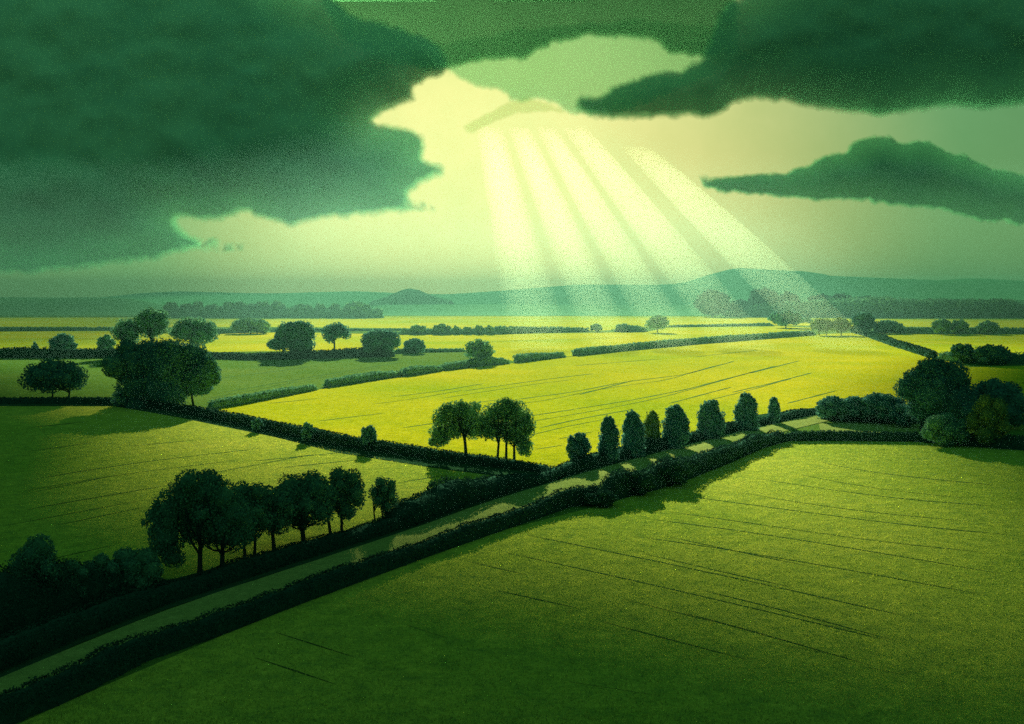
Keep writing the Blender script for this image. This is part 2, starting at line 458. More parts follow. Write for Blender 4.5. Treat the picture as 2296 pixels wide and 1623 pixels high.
# strips of far crop
field([(-60, 744), (250, 742), (440, 752), (600, 744), (895, 750), (1177, 748), (1400, 745), (1640, 748), (1800, 749), (1294, 797), (1163, 812), (1045, 788), (953, 783), (704, 786), (440, 790), (-60, 786)], 'far_crop', .05,
      [[(1100, 766), (1400, 757)], [(100, 758), (300, 762)]])
field([(-60, 712), (850, 711.5), (858, 708), (1560, 709), (1830, 711), (2300, 712), (2300, 736), (1730, 729), (1498, 732), (1337, 742), (895, 736), (600, 733), (250, 734), (-60, 732)], 'far_crop', .05,
      [[(900, 722), (1300, 720)]])
field([(1500, 733), (1730, 730), (1820, 735), (1820, 748), (1737, 756), (1480, 772), (1300, 796), (1290, 780)], 'far_crop', .07)
field([(1945, 747), (2320, 748), (2320, 806), (2140, 806), (2096, 798)], 'crop', .05, [[(2000, 762), (2220, 778)]])
field([(2150, 824), (2340, 820), (2340, 862), (2190, 850)], 'crop', .09)

# the lane
lane_up = [(-140, 1582), (54, 1500), (174, 1446), (374, 1367), (623, 1284), (830, 1218), (953, 1180), (1046, 1140), (1251, 1078), (1427, 1028), (1514, 1006), (1640, 973), (1713, 956), (1780, 941), (1837, 929), (1900, 918)]
U = resample(poly(lane_up), 3.0)
for _ in range(10): U[1:-1] = (U[:-2] + 2 * U[1:-1] + U[2:]) / 4
tt = np.gradient(U, axis=0); tt /= np.linalg.norm(tt, axis=1, keepdims=True); nn = np.stack([tt[:, 1], -tt[:, 0]], 1)
k = len(U)
w_ = 7.2
wob_ = wave1(np.arange(k) * 1.4, 5)[:, None] * .35
cols = [U + nn * (0 * w_) + nn * wob_ * .5, U + nn * (.25 * w_), U + nn * (.5 * w_), U + nn * (.75 * w_), U + nn * w_]
zz = [.09, .10, .14, .10, .09]
V = np.concatenate([np.c_[c, np.full(k, z)] for c, z in zip(cols, zz)])
fs = [(j * k + i, j * k + i + 1, (j + 1) * k + i + 1, (j + 1) * k + i) for j in range(4) for i in range(k - 1)]
tag(mesh_obj('lane', V, fs, M['lane']), kind='structure')

# verge by lane and hedge; the dark strips hold cast shade in their colour
def verge(pts, z, mat='verge'):
    g = poly(pts)
    return tag(mesh_obj('verge', [(p[0], p[1], z) for p in g], [tuple(range(len(g)))], M[mat]), kind='structure')
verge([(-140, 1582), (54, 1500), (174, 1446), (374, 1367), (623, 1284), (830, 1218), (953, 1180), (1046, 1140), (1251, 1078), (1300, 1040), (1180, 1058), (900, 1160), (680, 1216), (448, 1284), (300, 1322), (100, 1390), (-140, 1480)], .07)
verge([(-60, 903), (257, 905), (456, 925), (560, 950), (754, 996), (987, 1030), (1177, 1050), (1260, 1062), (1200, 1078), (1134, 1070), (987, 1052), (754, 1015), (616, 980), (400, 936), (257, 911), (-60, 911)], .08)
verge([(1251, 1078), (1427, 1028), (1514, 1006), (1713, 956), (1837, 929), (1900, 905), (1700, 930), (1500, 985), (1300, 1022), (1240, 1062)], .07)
verge([(1836, 950), (2090, 952), (2096, 980), (1842, 980)], .09, 'lane')

# ------------------------------------------------------------------ hills
def hill(name, outline, D, z_extra=0, depth=(500, 900), mat='hill', foot=None, wob=1.0):
    xs = np.linspace(outline[0][0], outline[-1][0], 260)
    ys = np.interp(xs, [p[0] for p in outline], [p[1] for p in outline])
    ker = np.array([1, 2, 3, 2, 1.]) / 9
    ys = np.convolve(np.pad(ys, 2, 'edge'), ker, 'valid')
    ys = ys + wob * (.5 * wave1(xs * .12, 3) + .35 * wave1(xs * .6, 4))
    top = CAMH + (HZ - ys) / F * D
    prof = [(-1, 0), (-.8, .14), (-.6, .38), (-.4, .64), (-.2, .88), (-.07, .98), (0, 1), (.15, .95), (.4, .7), (.7, .3), (1, 0)]
    V = []
    for i, x in enumerate(xs):
        for (u, h) in prof:
            yy = D + u * (depth[0] if u < 0 else depth[1])
            V.append(((x - CX) / F * D + rng.normal(0, 1), yy, max(top[i], 2) * h - (.4 if h == 0 else 0) + (rng.normal(0, .015 * top[i]) if 0 < h < .95 else 0)))
    m = len(prof); n = len(xs)
    idx = np.arange(n * m).reshape(n, m)
    f = np.stack([idx[:-1, :-1], idx[1:, :-1], idx[1:, 1:], idx[:-1, 1:]], -1).reshape(-1, 4)
    return tag(mesh_obj(name, V, f, M[mat], smooth=True), kind='structure')

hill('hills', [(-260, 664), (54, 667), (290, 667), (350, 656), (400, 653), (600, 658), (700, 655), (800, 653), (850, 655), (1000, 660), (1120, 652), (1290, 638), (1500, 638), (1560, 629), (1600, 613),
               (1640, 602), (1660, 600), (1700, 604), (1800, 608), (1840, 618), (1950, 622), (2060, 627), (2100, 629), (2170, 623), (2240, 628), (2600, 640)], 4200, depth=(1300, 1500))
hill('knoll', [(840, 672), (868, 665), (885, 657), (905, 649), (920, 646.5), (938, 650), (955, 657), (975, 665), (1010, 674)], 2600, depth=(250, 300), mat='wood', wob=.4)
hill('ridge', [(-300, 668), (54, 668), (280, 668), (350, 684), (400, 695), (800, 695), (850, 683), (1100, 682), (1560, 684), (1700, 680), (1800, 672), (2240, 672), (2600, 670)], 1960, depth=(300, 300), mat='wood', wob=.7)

# ------------------------------------------------------------------ hedges
hedge('hedge', 'long low dark hedge running from the lower left corner beside the lane to the bend', [(-120, 1690), (187, 1560), (332, 1484), (498, 1426), (664, 1360), (953, 1252), (1134, 1188), (1280, 1138), (1368, 1126)], 2.2, [1.9, 1.8, 1.7, 1.6, 1.6, 1.5, 1.6, 2.0, 2.4], rough=.30, seed=11)
hedge('hedge', 'tall bushy hedge on the near side of the lane opposite the columnar trees', [(1366, 1126), (1420, 1112), (1476, 1100), (1549, 1074), (1640, 1038), (1713, 1005), (1770, 989)], 3.0, [2.6, 3.2, 3.5, 3.0, 2.4, 2.2, 2.0], rough=.35, seed=12)
hedge('hedge', 'straight trimmed hedge along the top of the foreground field at the right', [(1755, 990), (1850, 988), (2050, 991), (2240, 1007), (2340, 1014)], 2.0, [1.7, 1.7, 1.9, 2.4, 2.6], rough=.12, seed=13)
hedge('hedge', 'dark hedge below the grove along the far side of the lane', [(-120, 1560), (54, 1488), (174, 1436), (374, 1358), (623, 1276), (830, 1210), (953, 1172)], 3.2, [2.0, 1.8, 1.6, 1.5, 1.3, 1.2, 1.4], rough=.25, seed=14)
hedge('hedge', 'thick rising hedge between the small last grove tree and the field corner', [(905, 1188), (953, 1172), (1046, 1136), (1150, 1104), (1240, 1078)], 5.0, [1.5, 2.6, 2.8, 2.2, .8], rough=.3, seed=15)
hedge('hedge', 'low hedge at the feet of the columnar trees', [(1215, 1084), (1330, 1050), (1427, 1024), (1514, 1002), (1640, 969), (1713, 952), (1837, 926)], 3.0, [.6, 1.8, 1.9, 1.7, 1.5, 1.2, 1.2], rough=.5, seed=16)
hedge('hedge', 'dark hedge slanting down from the great oak to the field corner', [(-60, 906), (120, 906), (257, 907), (400, 926), (560, 957), (754, 1000), (987, 1034), (1150, 1054), (1235, 1064)], 2.5, [1.7, 1.7, 1.6, 1.9, 2.0, 2.0, 1.7, 1.3, .9], rough=.10, seed=17)
g2 = 'short hedges in a broken line along the top of the yellow field'
hedge('hedge', 'nearest piece of the broken hedge above the yellow field, starting at the great oak', [(478, 918), (560, 904), (640, 888), (714, 874)], 2.5, [2.0, 2.3, 2.0, 1.7], rough=.12, group=g2, seed=18, mat='leaf_mid')
hedge('hedge', 'second hedge piece above the yellow field, just left of its shorter neighbour', [(738, 869), (800, 859), (860, 849), (906, 843)], 3.0, [2.2, 2.6, 2.4, 1.8], rough=.12, group=g2, seed=19, mat='leaf_mid')
hedge('hedge', 'shortest hedge piece above the yellow field, left of the lone round tree', [(912, 844), (950, 838), (998, 831)], 3.0, [2.6, 2.8, 1.8], rough=.2, group=g2, seed=20, mat='leaf_mid')
hedge('hedge', 'hedge piece at the foot of the lone round tree above the yellow field', [(998, 831), (1050, 824), (1100, 819), (1145, 815)], 3.5, [2.4, 2.8, 3.2, 1.8], rough=.15, group=g2, seed=21, mat='leaf_mid')
hedge('hedge', 'small low hedge piece between the lone round tree and the long straight hedge', [(1162, 813), (1200, 808), (1270, 800)], 3.5, [3.0, 3.0, 2.0], rough=.15, group=g2, seed=22, mat='leaf_mid')
hedge('hedge', 'longest straight hedge along the top right of the yellow field', [(1293, 798), (1400, 786), (1560, 771), (1737, 757.5), (1830, 750.5)], 4.0, [3.0, 3.2, 3.4, 3.4, 3.2], rough=.1, group=g2, seed=23, mat='leaf_mid')
hedge('hedge', 'hedge sloping down the right end of the yellow field', [(1915, 744), (1960, 757), (2020, 778), (2105, 803)], 4.0, [4.5, 4.2, 3.6, 3.2], rough=.15, seed=24, mat='leaf_hedge')
hedge('hedge', 'hedge under the two dark trees at the right edge', [(2100, 806), (2150, 813), (2330, 819)], 4.0, [3.0, 4.6, 5.0], rough=.15, seed=25, mat='leaf_mid')
hedge('hedge', 'left hedge under the dome tree, running behind the great oak', [(-60, 803), (150, 803), (300, 801), (440, 798)], 4.0, [4.6, 4.4, 3.8, 3.0], rough=.08, seed=26)
hedge('hedge', 'dark hedge behind the great oak under the row of spreading trees', [(440, 803), (560, 807), (704, 805), (800, 801), (886, 799)], 4.5, [2.6, 2.8, 3.8, 4.2, 4.0], rough=.08, seed=27)
hedge('hedge', 'thin pale hedge right of the spreading trees, toward the lone round tree', [(886, 793), (953, 790), (1048, 788)], 3.0, [2.6, 1.8, 1.4], rough=.08, seed=28, mat='leaf_mid')
hedge('hedge', 'thin far hedge at the left edge below the hills', [(-60, 742), (54, 742), (250, 741), (330, 741)], 3.0, [3.4, 3.2, 2.8, 2.4], rough=.08, seed=29, mat='leaf_mid')
hedge('hedge', 'far hedge line passing behind the spreading trees', [(470, 748), (640, 744), (780, 742), (930, 741)], 3.0, [3.6, 3.0, 2.0, 1.6], rough=.08, seed=30, mat='leaf_mid')
hedge('hedge', 'far bushy hedge in the middle of the bright strips', [(893, 750), (1000, 749.5), (1120, 749), (1200, 746), (1325, 744)], 5.0, [4.5, 4.6, 5.2, 4.5, 3.0], rough=.2, seed=31, mat='leaf_mid')
hedge('hedge', 'very thin far hedge line running from the leaning tree to the right', [(1498, 734), (1600, 732.5), (1737, 731)], 3.0, [2.0, 2.2, 3.0], rough=.08, seed=32, mat='leaf_mid')
hedge('hedge', 'far dark hedge below the twin domes at the right edge', [(1955, 745), (2030, 748), (2150, 749), (2340, 749)], 5.0, [5.0, 4.6, 4.8, 5.0], rough=.12, seed=33, mat='leaf_mid')
hedge('hedge', 'low hedge hump between the far round bush and the leaning tree', [(1378, 744), (1400, 744), (1455, 743)], 5.0, [6.0, 6.0, 3.0], rough=.15, seed=34, mat='leaf_mid')

hedge('hedge', 'dark undergrowth filling the low wood between the lane end and the huge oak', [(1838, 940), (1900, 945), (1990, 948), (2090, 950)], 4.0, [2.2, 3.0, 3.2, 3.6], rough=.3, seed=35)
hedge('hedge', 'dark undergrowth massed under the left end of the grove', [(-90, 1470), (54, 1420), (174, 1384), (300, 1345), (385, 1315)], 6.0, [3.6, 4.2, 4.0, 3.2, 1.5], rough=.35, seed=36)

# ------------------------------------------------------------------ trees
def T(*a, **k): return tree(*a, **k)
# middle left
T('oak_tree', 'great broad black-green oak at the left, biggest tree beside the field junction', 'tree', 371, 912, 250, 763, 'dome', cb=.06, stems=(10, -30, 62), limbs=6, dens=1.3,
  lobes=[(0, 0, .62, .52, .9), (-.55, 0, .62, .38, .9), (-.35, .2, .80, .33, .8), (.05, 0, .84, .30, .7), (.42, .1, .72, .36, .8), (.74, -.1, .52, .26, 1.0), (.5, 0, .42, .34, .9), (-.45, 0, .32, .42, .9), (.05, -.2, .30, .44, .9), (-.72, .1, .55, .26, .9), (.62, .1, .30, .20, .8), (.80, 0, .44, .18, .9)])
T('oak_tree', 'dark spreading tree with two trunks at the left edge, left of the great oak', 'tree', 122, 900, 142, 801, 'oak', cb=.20, stems=(-4, 32), limbs=6)
g4 = 'trees on the hedge behind the great oak'
T('hedgerow_tree', 'tallest tree rising straight behind the great oak', 'tree', 341, 800, 80, 688, 'vase', cb=.38, group=g4, mat='leaf_mid', limbs=6)
T('hedgerow_tree', 'leaning tree with a forked trunk behind the left shoulder of the great oak', 'tree', 283, 800, 68, 711, 'vase', cb=.24, group=g4, mat='leaf_mid', stems=(-4,), limbs=6)
T('hedgerow_tree', 'wide tree with ragged right side behind the right shoulder of the great oak', 'tree', 432, 798, 110, 709, 'oak', cb=.26, group=g4, mat='leaf_mid', limbs=6)
T('bush', 'round bush on the hedge left of the great oak group', 'bush', 236, 797, 42, 749, 'bush', cb=.03, mat='leaf_mid')
T('tree', 'half-round dome tree on the hedge near the left edge', 'tree', 141, 796, 62, 747, 'dome', cb=.05)
T('bush', 'small pointed bush on the hedge at the left edge', 'bush', 79, 797, 26, 766, 'cone', cb=.02)
g5 = 'spreading trees on the hedge left of centre'
T('hedgerow_tree', 'largest and leftmost of the spreading trees on the hedge, with low drooping left side', 'tree', 657, 804, 124, 718, 'oak', cb=.08, group=g5, stems=(8, -22), limbs=6,
  lobes=[(.12, 0, .62, .46, .9), (-.28, 0, .72, .34, .9), (.45, 0, .66, .36, 1.1), (.32, 0, .82, .30, .8), (-.05, .1, .84, .26, .7), (-.68, 0, .38, .28, .8), (-.38, 0, .40, .34, .8), (.45, 0, .36, .36, .9), (.1, 0, .34, .34, .9), (.25, 0, .18, .28, .8)])
T('hedgerow_tree', 'umbrella-shaped tree on one straight trunk among the spreading trees', 'tree', 753, 796, 68, 722, 'oak', cb=.36, group=g5, stems=(-3,), limbs=6)
T('hedgerow_tree', 'broad dome tree with a small gap under its left side on the hedge', 'tree', 855, 800, 90, 738, 'dome', cb=.12, group=g5, limbs=5)
T('bush', 'small round tree at the right end of the spreading trees', 'tree', 930, 792, 50, 758, 'dome', cb=.04, group=g5)
T('round_tree', 'lone round tree on the broken hedge above the yellow field', 'tree', 1075, 816, 66, 759, 'oak', cb=.14, mat='leaf_mid', limbs=6)
T('bush', 'flat mound-shaped bush on the far hedge, above the spreading trees', 'bush', 562, 748, 90, 713, 'dome', cb=.02, mat='leaf_mid')
# far hedge bumps
g6 = 'bushes along the far middle hedge'
for cx, w, top, lab in ((937, 40, 728, 'wide low bush at the left end of the far middle hedge'), (990, 44, 725, 'tallest rounded bush on the far middle hedge'), (1023, 18, 730, 'tiny pointed bush right of the tallest one on the far middle hedge'),
                        (1048, 22, 732, 'tiny flat bush in the middle of the far middle hedge'), (1074, 24, 728, 'small domed bush toward the right of the far middle hedge'), (1098, 22, 729, 'small bush at the right end of the far middle hedge bumps')):
    T('bush', lab, 'bush', cx, 750, w, top, 'bush', cb=.02, mat='leaf_mid', group=g6, limbs=3)
T('bush', 'far round bush alone at the right end of the middle hedge', 'bush', 1337, 744, 28, 725, 'bush', cb=.02, mat='leaf_mid')
T('bush', 'small domed bush on the low hedge hump left of the leaning tree', 'bush', 1398, 744, 38, 727, 'dome', cb=.02, mat='leaf_mid')
T('round_tree', 'far leaning tree with overhanging left side, standing alone in the bright strips', 'tree', 1474, 746, 52, 706, 'oak', cb=.16, mat='leaf_mid', shift=0)
# right far
T('tree', 'far dark tree with slanting right side below the round hill', 'tree', 1762, 735, 76, 694, 'round', cb=.10)
T('bush', 'small far bush right of the slanting dark tree', 'bush', 1808, 724, 30, 712, 'bush', cb=.03, mat='leaf_mid')
T('tree', 'pale open tree, left one of the olive pair above the yellow field corner', 'tree', 1845, 752, 58, 713, 'oak', cb=.18, mat='leaf_olive', stems=(-8, 8))
T('tree', 'pale open tree, right one of the olive pair above the yellow field corner', 'tree', 1886, 752, 52, 712, 'oak', cb=.14, mat='leaf_olive')
T('tree', 'dark leaning egg-shaped tree right of the olive pair', 'tree', 1937, 746, 56, 699, 'round', cb=.02)
T('tree', 'dark mound tree sloping to the right behind the egg-shaped tree', 'tree', 1992, 748, 66, 717, 'dome', cb=.02)
T('tree', 'left one of the twin domes on the far hedge at the right', 'tree', 2112, 750, 46, 714, 'dome', cb=.10, mat='leaf_mid')
T('tree', 'right one of the twin domes on the far hedge at the right', 'tree', 2151, 750, 44, 716, 'dome', cb=.08, mat='leaf_mid')
T('tree', 'far dome tree on the hedge touching the right edge', 'tree', 2216, 750, 50, 718, 'dome', cb=.04, mat='leaf_mid')
T('tree', 'round dark tree on the hedge above the huge dark oak at the right', 'tree', 2158, 814, 58, 769, 'dome', cb=.06)
T('tree', 'wide dark tree on the hedge at the right edge above the huge dark oak', 'tree', 2222, 818, 82, 772, 'dome', cb=.04)
# hazy far wood
g7 = 'hazy trees in front of the right hills'
for nm, cx, w, top, lab, st in (('tree', 1597, 80, 648, 'large hazy dome tree below the left slope of the round hill', 'dome'), ('tree', 1713, 70, 644, 'tall dark hazy tree crossed by the last sunbeam', 'round'),
                        ('tree', 1660, 56, 671, 'low hazy trees filling the gap between the two tall hazy trees', 'dome'), ('tree', 1771, 52, 652, 'pale hazy tree lit by the last sunbeam', 'dome'),
                        ('tree', 1838, 72, 659, 'hazy tree at the left end of the far right wood', 'dome'), ('tree', 1888, 70, 657, 'highest hazy tree of the far right wood', 'dome'), ('tree', 1942, 70, 663, 'hazy tree where the far right wood begins to sink', 'dome')):
    T('hazy_tree', lab, 'tree', cx, 710, w, top, st, cb=.03, mat='leaf_hedge', group=g7, limbs=3)
hedge('woods', None, [(1620, 710), (1700, 711), (1850, 712), (2000, 713), (2340, 714)], 60, [14, 18, 26, 25, 24], mat='leaf_mid', rough=.12, seed=41)
tag(bpy.data.objects['woods'], 'long hazy wood below the hills at the right', 'wood', kind='stuff')
g8 = 'row of hazy trees along the far edge of the left fields'
for i, (cx, w, top) in enumerate(((383, 36, 676), (420, 34, 680), (444, 30, 675), (475, 40, 681), (512, 34, 676), (538, 34, 674), (562, 30, 679), (589, 40, 674), (623, 40, 673), (676, 62, 680), (719, 32, 679), (751, 30, 679), (801, 64, 674), (838, 44, 690))):
    T('hazy_tree', ['hazy far tree at the left end of the long tree row', 'low hazy tree second from the left in the far row', 'hazy rounded tree just right of the oak tops in the far row', 'hazy wide tree of the far row standing above the wide ragged tree',
                    'narrow hazy tree of the far row between the wide ragged tree and the mound bush', 'hazy tree of the far row just left above the mound bush', 'hazy tree of the far row directly above the mound bush', 'hazy taller far-row tree just right above the mound bush',
                    'tallest hazy tree of the far row above the largest spreading tree', 'broad flat hazy far-row tree above the right half of the largest spreading tree', 'small hazy tree of the far row left of the umbrella-shaped tree',
                    'small hazy tree of the far row above the umbrella-shaped tree', 'broad hazy dome near the right end of the far row', 'lowest hazy tree sloping down at the right end of the far row'][i], 'tree', cx, 712.5, w, top, 'dome', cb=.02, mat='leaf_mid', group=g8, limbs=2)
hedge('hedge', 'hazy far hedge joining the trees of the long left row', [(360, 713), (600, 713), (858, 713)], 20, [14, 14, 11], mat='leaf_mid', rough=.1, seed=42)
# bushes on the left slanting hedge
T('bush', 'small round bush on the slanting hedge nearest the great oak', 'bush', 577, 968, 28, 936, 'bush', cb=.02)
T('bush', 'low bush in the middle of the slanting hedge', 'bush', 692, 990, 36, 946, 'bush', cb=.02)
T('bush', 'square-topped little tree on the slanting hedge left of the twin trees', 'bush', 826, 1010, 38, 953, 'round', cb=.12, stems=(-6, 6))
# twin trees in the middle
T('round_tree', 'left one of the two round field trees in the middle, on a single forked trunk', 'tree', 1045, 1030, 142, 897, 'oak', cb=.30, limbs=7, shift=-16, dens=1.2,
  mat='leaf_light', lobes=[(-.05, 0, .78, .42, .95), (-.5, 0, .70, .34, 1.0), (.30, 0, .76, .40, 1.0), (.1, 0, .84, .30, .9), (-.35, 0, .82, .28, .9), (-.66, 0, .46, .30, .9), (-.48, 0, .36, .26, .7), (.55, 0, .58, .36, 1.1), (-.2, .1, .55, .34, .9), (.2, -.1, .58, .3, .9), (-.78, 0, .30, .18, .8), (-.15, 0, .50, .36, .8), (.42, 0, .48, .30, .9), (-.6, 0, .34, .3, .8)])
T('round_tree', 'right one of the two round field trees in the middle, on several thin stems', 'tree', 1133, 1040, 140, 892, 'oak', cb=.30, stems=(-18, 2, 20), limbs=5, dens=1.2, tr=1.2,
  mat='leaf_light', lobes=[(0, 0, .80, .44, 1.0), (-.40, 0, .74, .38, 1.0), (.36, 0, .74, .42, 1.1), (.05, 0, .86, .34, .85), (.72, 0, .50, .24, 1.1), (.5, 0, .36, .28, 1.0), (-.58, 0, .52, .32, 1.0), (-.15, .1, .54, .34, .9), (.3, -.1, .52, .34, 1.0), (.62, 0, .26, .28, .9), (-.3, 0, .50, .34, .9), (.25, 0, .44, .36, .9), (-.62, 0, .64, .36, .9), (.66, 0, .60, .32, 1.0)])
# columnar trees
T('bush', 'round clipped bush at the left end of the columnar tree row', 'bush', 1297, 1040, 58, 968, 'round', cb=.02)
g9 = 'row of columnar trees along the lane'
T('columnar_tree', 'slim pointed columnar tree, leftmost of the row by the lane', 'tree', 1365, 1038, 48, 933, 'col', cb=.0, group=g9)
T('columnar_tree', 'dark columnar tree second from the left, in front of the paler one', 'tree', 1419, 1024, 56, 922, 'col', cb=.0, group=g9)
T('columnar_tree', 'paler green columnar tree squeezed between two dark ones', 'tree', 1461, 1006, 44, 921, 'col', cb=.0, group=g9, mat='leaf_olive')
T('columnar_tree', 'widest rounded columnar tree in the middle of the row', 'tree', 1515, 1004, 64, 909, 'col', cb=.0, group=g9)
T('columnar_tree', 'square-shouldered columnar tree with ragged sides right of the widest', 'tree', 1595, 982, 64, 897, 'col', cb=.0, group=g9)
T('columnar_tree', 'tall egg-shaped columnar tree second from the right end', 'tree', 1673, 964, 56, 882, 'col', cb=.0, group=g9)
T('columnar_tree', 'smallest pointed columnar tree at the right end of the row', 'tree', 1735, 948, 30, 890, 'col', cb=.0, group=g9)
# right wood
T('oak_tree', 'huge dark oak at the right edge towering over the hedge wood', 'tree', 2096, 972, 180, 799, 'dome', cb=.12, limbs=7, dens=1.4, stems=(-30, 10),
  lobes=[(0, 0, .62, .60, 1.0), (-.1, 0, .82, .36, .9), (.42, 0, .74, .42, .9), (.12, 0, .86, .22, 1.0), (-.42, 0, .70, .34, .9), (-.66, 0, .58, .34, .9), (.62, 0, .52, .38, 1.0), (-.2, -.3, .5, .5, .9), (.3, -.3, .4, .5, .9), (-.3, 0, .32, .4, .8), (.5, 0, .32, .4, .8)])
T('tree', 'dark low tree at the right edge beside the huge oak', 'tree', 2236, 960, 130, 847, 'dome', cb=.05, limbs=5)
g10 = 'low trees of the wood at the lane end'
T('tree', 'small rounded tree at the left end of the low wood beyond the lane', 'tree', 1868, 944, 80, 887, 'dome', cb=.05, group=g10)
T('tree', 'low tree with a flat dark top in the middle of the low wood', 'tree', 1916, 946, 90, 887, 'dome', cb=.12, group=g10)
T('tree', 'low tree with a slim leaning trunk just left of the huge oak', 'tree', 1978, 949, 112, 880, 'dome', cb=.12, group=g10, stems=(-6, 10))
T('bush', 'small round bush standing left under the huge oak', 'bush', 2030, 958, 80, 905, 'bush', cb=.03, mat='leaf_dark')
T('bush', 'olive rounded bush in front at the right edge under the huge oak', 'bush', 2216, 1004, 100, 884, 'bush', cb=.03, mat='leaf_olive')
T('bush', 'dark bush filling the foot of the huge oak above the straight hedge', 'bush', 2120, 1000, 110, 925, 'bush', cb=.0, mat='leaf_mid')
# bushes in the near hedge
T('bush', 'large round bush bulging from the near lane hedge, opposite the leftmost columnar trees', 'bush', 1505, 1091, 92, 1032, 'bush', cb=.0, mat='leaf_hedge')
T('bush', 'second round bush bulging from the near lane hedge, left of the large one', 'bush', 1430, 1111, 84, 1054, 'bush', cb=.0, mat='leaf_hedge')
T('bush', 'third low bush bulging from the near lane hedge where it thickens', 'bush', 1345, 1136, 84, 1098, 'bush', cb=.0, mat='leaf_hedge')
# grove along the lane
g11 = 'trees of the grove along the lane'
T('grove_tree', 'biggest grove tree with a huge lobed crown and a thick forked trunk', 'tree', 448, 1290, 244, 1047, 'oak', cb=.2, stems=(0, 50), limbs=8, dens=1.5, group=g11, mat='leaf_mid', tr=1.1,
  lobes=[(.1, 0, .78, .40, .9), (-.25, 0, .72, .40, .9), (.42, 0, .72, .34, .9), (.15, 0, .87, .24, .9), (-.5, 0, .62, .36, 1.0), (-.72, 0, .46, .26, 1.2), (-.66, 0, .28, .26, 1.2), (.62, 0, .56, .32, 1.1), (.18, .2, .56, .4, .9), (-.2, .2, .5, .38, .9), (-.48, 0, .16, .22, .8), (-.86, 0, .56, .14, 1.2), (.8, 0, .50, .24, 1.2), (-.6, 0, .36, .34, 1.1), (.35, 0, .46, .36, .9), (0, .1, .42, .36, .9), (.62, 0, .36, .28, 1.0)])
T('grove_tree', 'grove tree with a narrow rounded top just right of the biggest one', 'tree', 557, 1248, 112, 1078, 'round', cb=.20, stems=(-8, 14), limbs=6, group=g11, mat='leaf_mid', dens=1.2)
T('grove_tree', 'low-crowned grove tree with a forked stem in the middle of the grove', 'tree', 614, 1236, 112, 1086, 'round', cb=.24, limbs=7, group=g11, mat='leaf_mid', dens=1.2)
T('grove_tree', 'wide flat-topped grove tree on a thick straight trunk, right of the middle', 'tree', 681, 1222, 150, 1057, 'round', cb=.22, limbs=8, group=g11, mat='leaf_mid', dens=1.2, tr=1.15)
T('grove_tree', 'tall rounded grove tree with two straight trunks near the right end', 'tree', 770, 1198, 102, 1046, 'round', cb=.20, stems=(-30, -4), limbs=6, group=g11, mat='leaf_mid', dens=1.2, tr=1.1)
T('grove_tree', 'small separate round tree at the right end of the grove', 'tree', 859, 1174, 68, 1067, 'round', cb=.22, stems=(-18, 0, 8), limbs=4, group=g11, mat='leaf_mid')
T('grove_tree', 'dark tree cut by the left edge at the start of the grove', 'tree', 80, 1392, 116, 1196, 'round', cb=.14, stems=(4, 18), limbs=6, group=g11, mat='leaf_mid', dens=1.2)
T('grove_tree', 'low rounded grove tree second from the left edge', 'tree', 155, 1376, 84, 1254, 'round', cb=.08, limbs=5, group=g11, mat='leaf_mid', dens=1.2)
T('grove_tree', 'narrow dark grove tree between two rounded low ones at the left', 'tree', 222, 1352, 92, 1240, 'round', cb=.04, limbs=5, group=g11, mat='leaf_mid', dens=1.2)
T('grove_tree', 'broad low grove tree under the left side of the biggest crown', 'tree', 302, 1334, 130, 1226, 'round', cb=.06, limbs=5, group=g11, mat='leaf_mid', dens=1.2)

# ------------------------------------------------------------------ near grass
def grass():
    n = 150000
    # keep points inside the near fields by distance; denser close by
    D = 70 + (235 - 70) * rng.random(n) ** 1.5
    X = (rng.random(n) - .5) * 2 * .5 * D
    y = HZ + F * CAMH / D; x = CX + X / D * F
    lane_y = np.interp(x, [p[0] for p in lane_up], [p[1] for p in lane_up])
    front = np.interp(x, [-120, 187, 498, 953, 1368, 1640, 1768, 2240], [1690, 1562, 1428, 1254, 1130, 1040, 990, 1008])
    back = np.interp(x, [-60, 257, 616, 987, 1178], [911, 911, 980, 1050, 1078])
    grove = np.interp(x, [-140, 100, 448, 680, 900, 1180], [1470, 1380, 1280, 1210, 1150, 1060])
    keep = (y > front + 6) | ((x < 1178) & (y > back + 3) & (y < grove - 3))
    X, D = X[keep], D[keep]; n = len(X)
    h = rng.uniform(.12, .34, n); a = rng.uniform(0, 2 * np.pi, n); w = np.maximum(.035, D / 1098 * .30)
    u = np.stack([np.cos(a), np.sin(a)], 1) * w[:, None]
    lean = rng.normal(0, .09, (n, 2))
    base = np.stack([X, D], 1)
    V = np.stack([np.c_[base - u, np.full(n, .03)], np.c_[base + u, np.full(n, .03)], np.c_[base + lean, h]], 1).reshape(-1, 3)
    f = np.arange(3 * n).reshape(-1, 3)
    o = mesh_obj('grass', V, f, leaf_mat('grass_blade', (.10, .22, .07), (.34, .46, .09), (.62, .66, .14)))
    tag(o, 'short grass covering the near fields', 'grass', kind='stuff')
grass()

